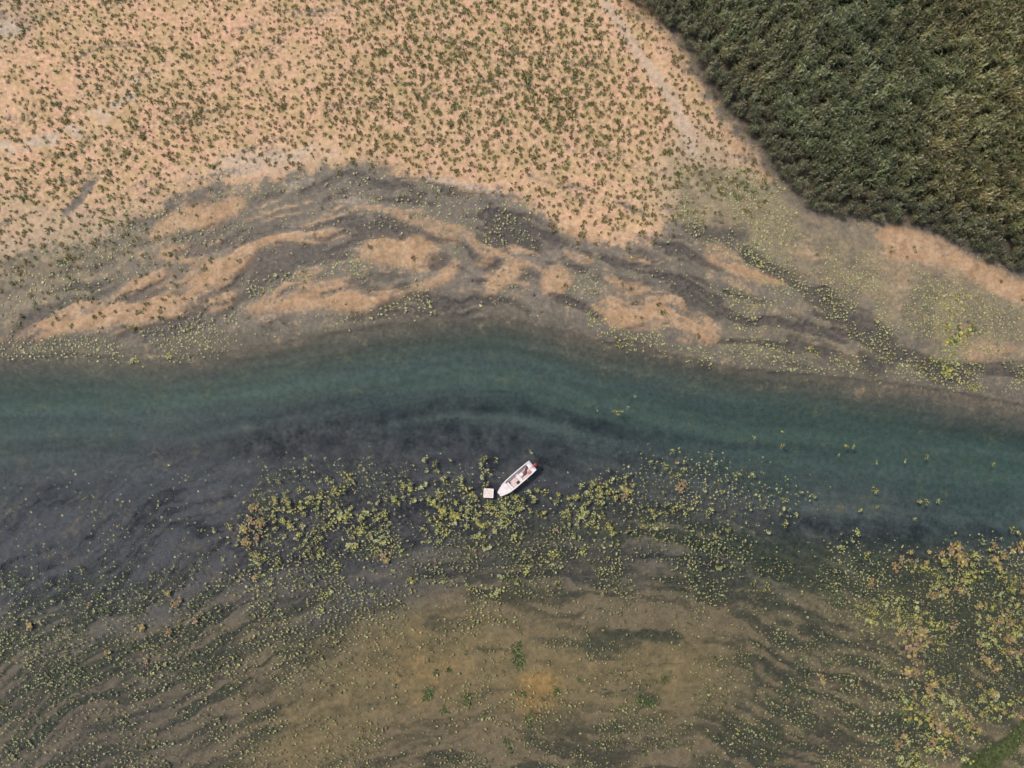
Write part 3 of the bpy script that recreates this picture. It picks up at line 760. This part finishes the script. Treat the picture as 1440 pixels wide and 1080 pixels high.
lw = rng.integers(0, len(lily_vars), len(lx))
brownish = (rng.random(len(lx)) < .20 * sstep(1230, 1300, lx) * (ly > 740) + .2 * (lx < 370) * (ly > 640)) & (np.arange(len(lx)) < len(lx) - len(hand))
lily_vars = lily_vars + brown_vars
lw = np.where(brownish, rng.integers(5, 8, len(lx)), lw)
score = lsc * in_view(lx, ly); score[-len(hand):] = 5
order = np.argsort(-score)[:300]
mask = np.ones(len(lx), bool); mask[order] = False
place.keep = False
tag(place(lily_vars, lp[mask], lsc[mask], "lily_carpet", M_LILY, lw[mask]), "carpet of yellow-green lily leaves floating over dark weed", "water lilies", kind="stuff")
meshes = variant_meshes("water_lily", lily_vars, M_LILY)
for i in order:
    o = individual("water_lily", meshes[lw[i]], *lp[i], lsc[i], rnd(0, 6.28))
    x, y = lx[i], ly[i]
    if y < 560 and x < 500: lab = "lone yellow-green lily clump on the north edge of the channel at left"
    elif y < 535: lab = "yellow-green leafy clump on the muddy shore north of the channel"
    elif x > 840 and y < 710 and x < 1440 and y < line(Y_SOUTH, x) + 14: lab = "small lily clump drifting alone in the open teal channel"
    elif x > 1150 and y > 740:
        lab = "lily clump in the mixed lower right bed, " + ("at its top by the channel" if y < 820 else "in its left wing" if x < 1290 and y < 930 else "in its middle by the right border" if y < 930 else "near the green bank in the corner" if x > 1350 else "at its bottom end")
    elif x > 820: lab = "lily clump in the loose bed right of the white boat, " + ("nearer the boat" if x < 930 else "towards the open dark water")
    elif x < 420: lab = "lily clump at the left end of the dense yellow bed left of the boat"
    elif x < 560: lab = "lily clump in the middle of the dense yellow bed left of the boat"
    elif y < 705: lab = "lily clump close around the white boat and the square float"
    else: lab = "lily clump in the bed just below the white boat"
    if brownish[i]: lab = lab.replace("lily clump", "browning lily clump")
    tag(o, lab, "water lily", "clumps of water lilies")

# withered brown stands
wither = [(960, 680, 1.3), (957, 690, 1.0), (881, 690, 1.1), (878, 698, .9), (1336, 775, 1.3), (1346, 768, 1.4), (1351, 780, 1.2), (1322, 780, 1.0), (1400, 786, 1.2), (1412, 782, 1.1), (1430, 772, 1.4), (1438, 764, 1.2), (1258, 795, 1.2), (1266, 788, 1.0), (1280, 776, .8),
          (1225, 820, 1.0), (540, 780, 1.1), (543, 788, .9), (356, 714, 1.1), (352, 732, 1.2), (343, 745, 1.2), (346, 760, 1.1), (362, 755, 1.0), (236, 834, .9), (246, 850, 1.0), (252, 846, .9), (200, 882, 1.1), (238, 888, 1.0), (275, 872, 1.0), (42, 880, 1.1), (150, 918, .8), (206, 930, .8),
          (1390, 930, 1.3), (1398, 940, 1.2), (1380, 922, 1.1), (1312, 960, 1.3), (1305, 966, 1.0), (1154, 950, 1.1), (1158, 960, .9), (1420, 915, 1.1), (1376, 905, 1.0), (1272, 1035, 1.1), (1262, 1045, 1.1), (780, 745, .9), (1330, 830, 1.0), (1405, 870, 1.1), (1340, 880, 1.1)]
meshes = variant_meshes("withered_lily", brown_vars, M_LILY)
for i, (x, y, s) in enumerate(wither):
    z = max(float(ground_z(np.array([x]), np.array([y]))[0]), 0) + .01
    o = individual("withered_lily", meshes[i % 3], *px(x, y, z), s * 1.15, rnd(0, 6.28))
    if x < 300: lab = "withered orange-brown lily stand in the dark shallows at lower left"
    elif x < 600: lab = "withered orange lily stand in the dense bed left of the boat"
    elif x < 1000: lab = "withered pinkish lily stand right of the white boat"
    else: lab = "withered brown lily stand in the bed at lower right"
    tag(o, lab, "water lily", "withered lily stands")

# green upright plants in the southern shallows
up_vars = [upright_variant([DG, (0.10, .15, .04), (0.13, .16, .06)], 34, .45), upright_variant([DG, (0.09, .14, .03)], 26, .35)]
meshes = variant_meshes("sedge_clump", up_vars, M_LILY)
for i, (x, y, s) in enumerate([(727, 912, 1.2), (729, 922, 1.5), (730, 935, 1.2), (604, 972, 1.3), (600, 980, 1.1), (656, 980, 1.3), (658, 990, 1.0), (735, 975, 1.0), (783, 972, 1.1), (630, 943, .8), (900, 985, 1.2), (915, 986, 1.2), (935, 955, 1.0), (712, 1045, 1.0), (624, 1000, .9), (745, 1010, 1.1), (1245, 1040, .9)]):
    z = float(ground_z(np.array([x]), np.array([y]))[0])
    o = individual("sedge_clump", meshes[i % 2], *px(x, y, max(z, -.25)), s * 1.35, rnd(0, 6.28))
    tag(o, "bright green upright sedge clump standing in the shallow olive water", "sedge", "green sedge clumps in the southern shallows")

# scattered small leaves: shore mud and southern shallows
speck_vars = [lily_variant([PG, YG, PG], 2, .12, (.05, .105)), lily_variant([YG, PG, OC], 3, .2, (.05, .105)), lily_variant([PG, YG, DG], 1, .05, (.06, .11)), lily_variant([DG, YG, DG], 4, .22, (.05, .105)), lily_variant([(0.33, .34, .24), PG], 2, .12, (.05, .105)), lily_variant([RB, OC], 2, .15, (.05, .1))]
px_, py_ = scatter_grid(-80, 1540, 200, 1180, 3.4, lambda x, y: sample(F_sp, x, y))
psc = np.exp(rng.normal(-.05, .28, len(px_)))
pp = to_pts(px_, py_); pp[:, 2] = np.maximum(pp[:, 2], 0) + .006
lefty = sstep(420, 120, px_)
u = rng.random(len(px_))
northy = py_ < line(Y_NORTH, px_) + 10
u = np.where(northy, u * .75, u)
pw = np.where(u < .12 + .25 * lefty, 4, np.where(u < .45, 0, np.where(u < .62, 1, np.where(u < .80, 2, np.where(u < .95, 3, 5)))))
tag(place(speck_vars, pp, psc, "floating_leaves", M_LILY, pw, tints=np.where(northy, 1.05, .55 + .6 * fbm(px_, py_, 60, 3, 121))[:, None] * np.array([[1.0, .97, .95]])), "tiny pale green leaves strewn over mud and shallow water", "leaves", kind="stuff")

# grass on the bank in the lower right corner
bx, by = scatter_grid(1300, 1600, 980, 1200, 4.0, lambda x, y: sstep(.4, 1.0, sample(moss, x, y)) * .5)
tag(place(up_vars, to_pts(bx, by), rng.uniform(.35, .7, len(bx)), "bank_grass", M_LILY, tints=np.tile(np.array([[.75, .62, .75]]), (len(bx), 1))), "dark green grass on the small bank in the lower right corner", "grass", kind="stuff")

# ---------------------------------------------------------------- boat, raft and gear
M_HULL = simple_mat("white_gelcoat", (0.60, 0.54, 0.54), .35, 0, .06, 3)
M_DECK = simple_mat("white_deck_paint", (0.66, 0.60, 0.59), .5, 0, .05, 4)
M_FLOOR = simple_mat("worn_pink_floor", (0.56, 0.44, 0.42), .7, 0, .15, 5)
M_GREY = simple_mat("bench_shade_grey", (0.27, 0.25, 0.27), .6, 0, .15, 5)  # shade on the side bench put into this grey; pontoons share it
M_SEAT = simple_mat("pale_seat", (0.66, 0.58, 0.57), .6, 0, .08, 5)
M_DARK = simple_mat("dark_plastic", (0.03, 0.025, 0.03), .5, 0, .2, 8)
M_RED = simple_mat("red_cowl", (0.22, 0.02, 0.035), .35, 0, .15, 6)
M_RUST = simple_mat("red_brown_canvas", (0.22, 0.075, 0.07), .85, 0, .25, 7)
M_PINK = simple_mat("faded_red_lid", (0.55, 0.22, 0.22), .6, 0, .12, 6)
M_METAL = simple_mat("aluminium", (0.5, 0.5, 0.52), .35, .9, .1, 8)
M_WOOD = simple_mat("bleached_wood", (0.62, 0.52, 0.48), .85, 0, .14, 7, .3)
M_RIM = simple_mat("pale_rim", (0.80, 0.73, 0.70), .7, 0, .1, 6)

class MB:
    def __init__(s): s.v = []; s.f = []
    def box(s, x0, x1, y0, y1, z0, z1, bev=0.0):
        b = len(s.v); e = bev
        ring = lambda i, z: [(x0 + i, y0, z), (x1 - i, y0, z), (x1, y0 + i, z), (x1, y1 - i, z), (x1 - i, y1, z), (x0 + i, y1, z), (x0, y1 - i, z), (x0, y0 + i, z)]
        if e <= 0:
            s.v += [(x0, y0, z0), (x1, y0, z0), (x1, y1, z0), (x0, y1, z0), (x0, y0, z1), (x1, y0, z1), (x1, y1, z1), (x0, y1, z1)]
            s.f += [tuple(b + i for i in q) for q in ((3, 2, 1, 0), (4, 5, 6, 7), (0, 1, 5, 4), (1, 2, 6, 5), (2, 3, 7, 6), (3, 0, 4, 7))]
        else:
            cx, cy = (x0 + x1) / 2, (y0 + y1) / 2
            top = [(cx + (x - cx) * (1 - e / max(.01, x1 - x0) * 2), cy + (y - cy) * (1 - e / max(.01, y1 - y0) * 2), z1) for x, y, _ in ring(e, 0)]
            s.v += ring(e, z0) + ring(e, z1 - e) + top
            s.f.append(tuple(b + i for i in range(7, -1, -1))); s.f.append(tuple(b + 16 + i for i in range(8)))
            for r in (0, 8):
                for i in range(8):
                    j = (i + 1) % 8; s.f.append((b + r + i, b + r + j, b + r + 8 + j, b + r + 8 + i))
    def loft(s, rings, close=True, cap0=True, cap1=True):
        b = len(s.v); n = len(rings[0])
        for r in rings: s.v += list(r)
        for k in range(len(rings) - 1):
            for i in range(n if close else n - 1):
                j = (i + 1) % n
                s.f.append((b + k * n + i, b + k * n + j, b + (k + 1) * n + j, b + (k + 1) * n + i))
        if cap0: s.f.append(tuple(b + i for i in range(n - 1, -1, -1)))
        if cap1: s.f.append(tuple(b + (len(rings) - 1) * n + i for i in range(n)))
    def tube(s, p, q, r0, r1=None, n=8):
        p, q = Vector(p), Vector(q); d = (q - p).normalized(); r1 = r0 if r1 is None else r1
        a = d.orthogonal().normalized(); c = d.cross(a)
        s.loft([[tuple(o + a * math.cos(t) * r + c * math.sin(t) * r) for t in [2 * math.pi * i / n for i in range(n)]] for o, r in ((p, r0), (q, r1))])
    def build(s, name, mat, parent=None, smooth=False):
        me = bpy.data.meshes.new(name); me.from_pydata(s.v, [], s.f); me.materials.append(mat)
        if smooth: me.polygons.foreach_set("use_smooth", [True] * len(me.polygons))
        me.update()
        o = bpy.data.objects.new(name, me); COL.objects.link(o)
        if parent: o.parent = parent
        return o

def empty(name, loc, rz):
    o = bpy.data.objects.new(name, None); COL.objects.link(o)
    o.location = loc; o.rotation_euler = (0, 0, rz); o.empty_display_size = .3
    return o

# boat: local +X is the bow, 6.2 m long, 1.85 m wide
bow, stern = np.array(px(701.5, 694.5)[:2]), np.array(px(749, 653.5)[:2])
bc = (bow + stern) / 2; brz = math.atan2(*(bow - stern)[::-1])
boat = empty("motor_boat", (bc[0], bc[1], 0.0), brz)
tag(boat, "open white motor boat with pale foredeck among the lily leaves", "boat")
L2 = 3.1
sta = [(-3.1, .80, .62), (-2.2, .84, .60), (-1.0, .86, .58), (0.2, .86, .58), (1.2, .84, .60), (1.9, .74, .64), (2.5, .56, .70), (2.9, .40, .74), (3.1, .30, .76)]
def half(i, inset=0.0, z=None):
    x, w, h = sta[i]; return x, w - inset, h if z is None else z
h = MB()
rings = []
for x, w, hh in sta:
    k = 1 - .25 * max(0, (x - 1.2) / 1.9)
    rings.append([(x, w, hh), (x, w * .93, .18), (x, w * .72 * k, -.16), (x, 0, -.2 * k), (x, -w * .72 * k, -.16), (x, -w * .93, .18), (x, -w, hh),
                  (x, -w + .09, hh), (x, -w * .88 + .09, .12), (x, 0, .10), (x, w * .88 - .09, .12), (x, w - .09, hh)])
h.loft(rings)
hull = h.build("hull", M_HULL, boat)
g = MB()
for sgn in (1, -1):
    for i in range(len(sta) - 1):
        (x0, w0, z0), (x1, w1, z1) = sta[i], sta[i + 1]
        q = lambda x, w, z: [(x, sgn * (w + .035), z - .05), (x, sgn * (w + .035), z + .03), (x, sgn * (w - .10), z + .03), (x, sgn * (w - .10), z - .05)]
        g.loft([q(x0, w0, z0), q(x1, w1, z1)], cap0=i == 0, cap1=i == len(sta) - 2)
g.build("gunwale", M_DECK, boat)
t = MB(); t.box(-3.13, -3.02, -.78, .78, .05, .66); t.build("transom", M_DECK, boat)
d = MB()
dk = [(1.35, .72, .605), (1.9, .63, .645), (2.5, .45, .71), (2.9, .29, .75), (3.06, .19, .765)]
d.loft([[(x, w, z), (x, w, z - .05), (x, -w, z - .05), (x, -w, z)] for x, w, z in dk])
deck = d.build("foredeck", M_DECK, boat)
d = MB(); d.box(1.55, 1.95, -.25, .25, .64, .67, .02); d.build("hatch", M_HULL, deck)
d = MB(); d.tube((2.85, -.06, .76), (2.85, -.06, .84), .02); d.tube((2.85, .06, .76), (2.85, .06, .84), .02); d.tube((2.85, -.12, .84), (2.85, .12, .84), .022); d.build("cleat", M_METAL, deck)
d = MB(); d.box(-2.95, 1.36, -.64, .64, .135, .165); d.build("floor_panel", M_FLOOR, boat)
d = MB(); d.box(-1.9, 1.3, -.73, -.47, .17, .42, .02); d.build("side_bench", M_GREY, boat)
d = MB(); d.box(-.75, -.35, -.45, .72, .17, .46, .02); d.build("thwart", M_SEAT, boat)
d = MB(); d.box(-2.95, -2.45, -.71, .71, .17, .5, .02); d.build("stern_bench", M_DECK, boat)
d = MB(); d.box(1.0, 1.345, -.44, .70, .17, .46, .02); d.build("bow_step", M_SEAT, boat)
mo = MB()
mo.loft([[(-3.42 + cx * sx, cy * sy + .18, z) for cx, cy in ((1, .6), (.7, 1), (-.7, 1), (-1, .6), (-1, -.6), (-.7, -1), (.7, -1), (1, -.6))] for sx, sy, z in ((.24, .2, .62), (.30, .23, .72), (.30, .23, .92), (.24, .18, 1.02), (.12, .1, 1.04))])
motor = empty("outboard_motor", (0, 0, 0), 0); motor.parent = boat
mo.build("cowl", M_RED, motor)
mo = MB(); mo.loft([[(-3.40 + cx * s, .18 + cy * s * .5, z) for cx, cy in ((1, 1), (-1, 1), (-1, -1), (1, -1))] for s, z in ((.12, .62), (.1, 0), (.11, -.4))]); mo.build("shaft", M_DARK, motor)
mo = MB(); mo.box(-3.28, -3.1, .04, .32, .35, .68, .02); mo.build("bracket", M_DARK, motor)
mo = MB(); mo.tube((-3.2, .18, .72), (-2.55, .05, .80), .025, .03); mo.build("tiller", M_DARK, motor)
mo = MB()
for a in range(3):
    an = a * 2.094; c, s_ = math.cos(an), math.sin(an)
    mo.v += [(-3.5, .18, -.34), (-3.52, .18 + c * .14 - s_ * .04, -.34 + s_ * .14 + c * .04), (-3.48, .18 + c * .14 + s_ * .04, -.34 + s_ * .14 - c * .04)]; n = len(mo.v); mo.f.append((n - 3, n - 2, n - 1))
mo.build("propeller", M_METAL, motor)

def on_boat(name, lx_, ly_, lz, rz=0.0):
    c, s_ = math.cos(brz), math.sin(brz)
    return empty(name, (bc[0] + lx_ * c - ly_ * s_, bc[1] + lx_ * s_ + ly_ * c, lz), brz + rz)

e = on_boat("fuel_tank", -2.1, .42, .17)
tag(e, "faded red fuel tank on the boat floor before the motor", "fuel tank")
d = MB(); d.box(-.26, .26, -.18, .18, 0, .3, .04); d.build("body", M_PINK, e)
d = MB(); d.tube((.1, 0, .3), (.1, 0, .36), .05); d.build("cap", M_DARK, e)
e = on_boat("canvas_bag", -1.55, .1, .17, .3)
tag(e, "crumpled red-brown canvas bag lying in the boat behind the thwart", "bag")
d = MB(); d.loft([[(.40 * s * math.cos(a) * (1 + .1 * math.sin(3 * a)), .27 * s * math.sin(a), z) for a in [i * .5236 for i in range(12)]] for s, z in ((.85, 0), (1, .1), (.9, .24), (.5, .33))]); d.build("sack", M_RUST, e)
d = MB(); d.tube((-.3, 0, .3), (0, 0, .42), .02); d.tube((0, 0, .42), (.3, 0, .3), .02); d.build("handle", M_DARK, e)
e = on_boat("tackle_box", .02, .46, .17, .2)
tag(e, "black tackle box with open trays on the boat floor", "box")
d = MB(); d.box(-.24, .24, -.13, .13, 0, .2, .02); d.build("case", M_DARK, e)
d = MB(); d.box(-.2, .2, .15, .36, .12, .2, .01); d.build("tray", M_DARK, e)
e = on_boat("cooler_box", -1.05, -.05, .17, .1)
tag(e, "white cooler box beside the thwart in the boat", "cooler")
d = MB(); d.box(-.24, .24, -.2, .2, 0, .33, .03); d.build("body", M_SEAT, e)
d = MB(); d.box(-.26, .26, -.22, .22, .332, .40, .03); d.build("lid", M_DECK, e)
e = on_boat("rolled_net", -2.2, -.25, .17, .4)
tag(e, "dark rolled fishing net on the stern side of the boat floor", "net")
d = MB(); d.loft([[(x, r * math.cos(a), .13 + r * math.sin(a)) for a in [i * .785 for i in range(8)]] for x, r in ((-.4, .07), (-.3, .12), (0, .13), (.3, .12), (.4, .07))]); d.build("roll", M_DARK, e, True)
d = MB(); d.box(-.03, .03, -.14, .14, .0, .275, .01); d.build("tie", M_RUST, e)
e = on_boat("plastic_jug", .95, -.25, .17)
tag(e, "small dark jug on the boat floor near the foredeck", "jug")
d = MB(); d.loft([[(r * math.cos(a), r * math.sin(a), z) for a in [i * .628 for i in range(10)]] for r, z in ((.11, 0), (.12, .04), (.12, .22), (.05, .3), (.04, .34))]); d.build("body", M_DARK, e, True)

# square float moored off the bow
e = empty("square_float", px(687, 693.2, 0), math.radians(-3)); e.scale = (.86, .86, .86)
tag(e, "pale square floating platform off the bow of the boat", "platform")
d = MB(); d.box(-.76, .76, -.70, .70, .16, .20); d.build("deck_board", M_WOOD, e)
d = MB(); d.box(-.78, .78, -.74, -.66, .12, .25); d.box(-.78, .78, .66, .74, .12, .25); d.box(-.80, -.72, -.655, .655, .12, .25); d.box(.72, .80, -.655, .655, .12, .25); d.build("rim", M_RIM, e)
for sgn in (-1, 1):
    d = MB(); d.tube((-.66, sgn * .45, 0.0), (.66, sgn * .45, 0.0), .16, n=10); d.build("pontoon", M_GREY, e)
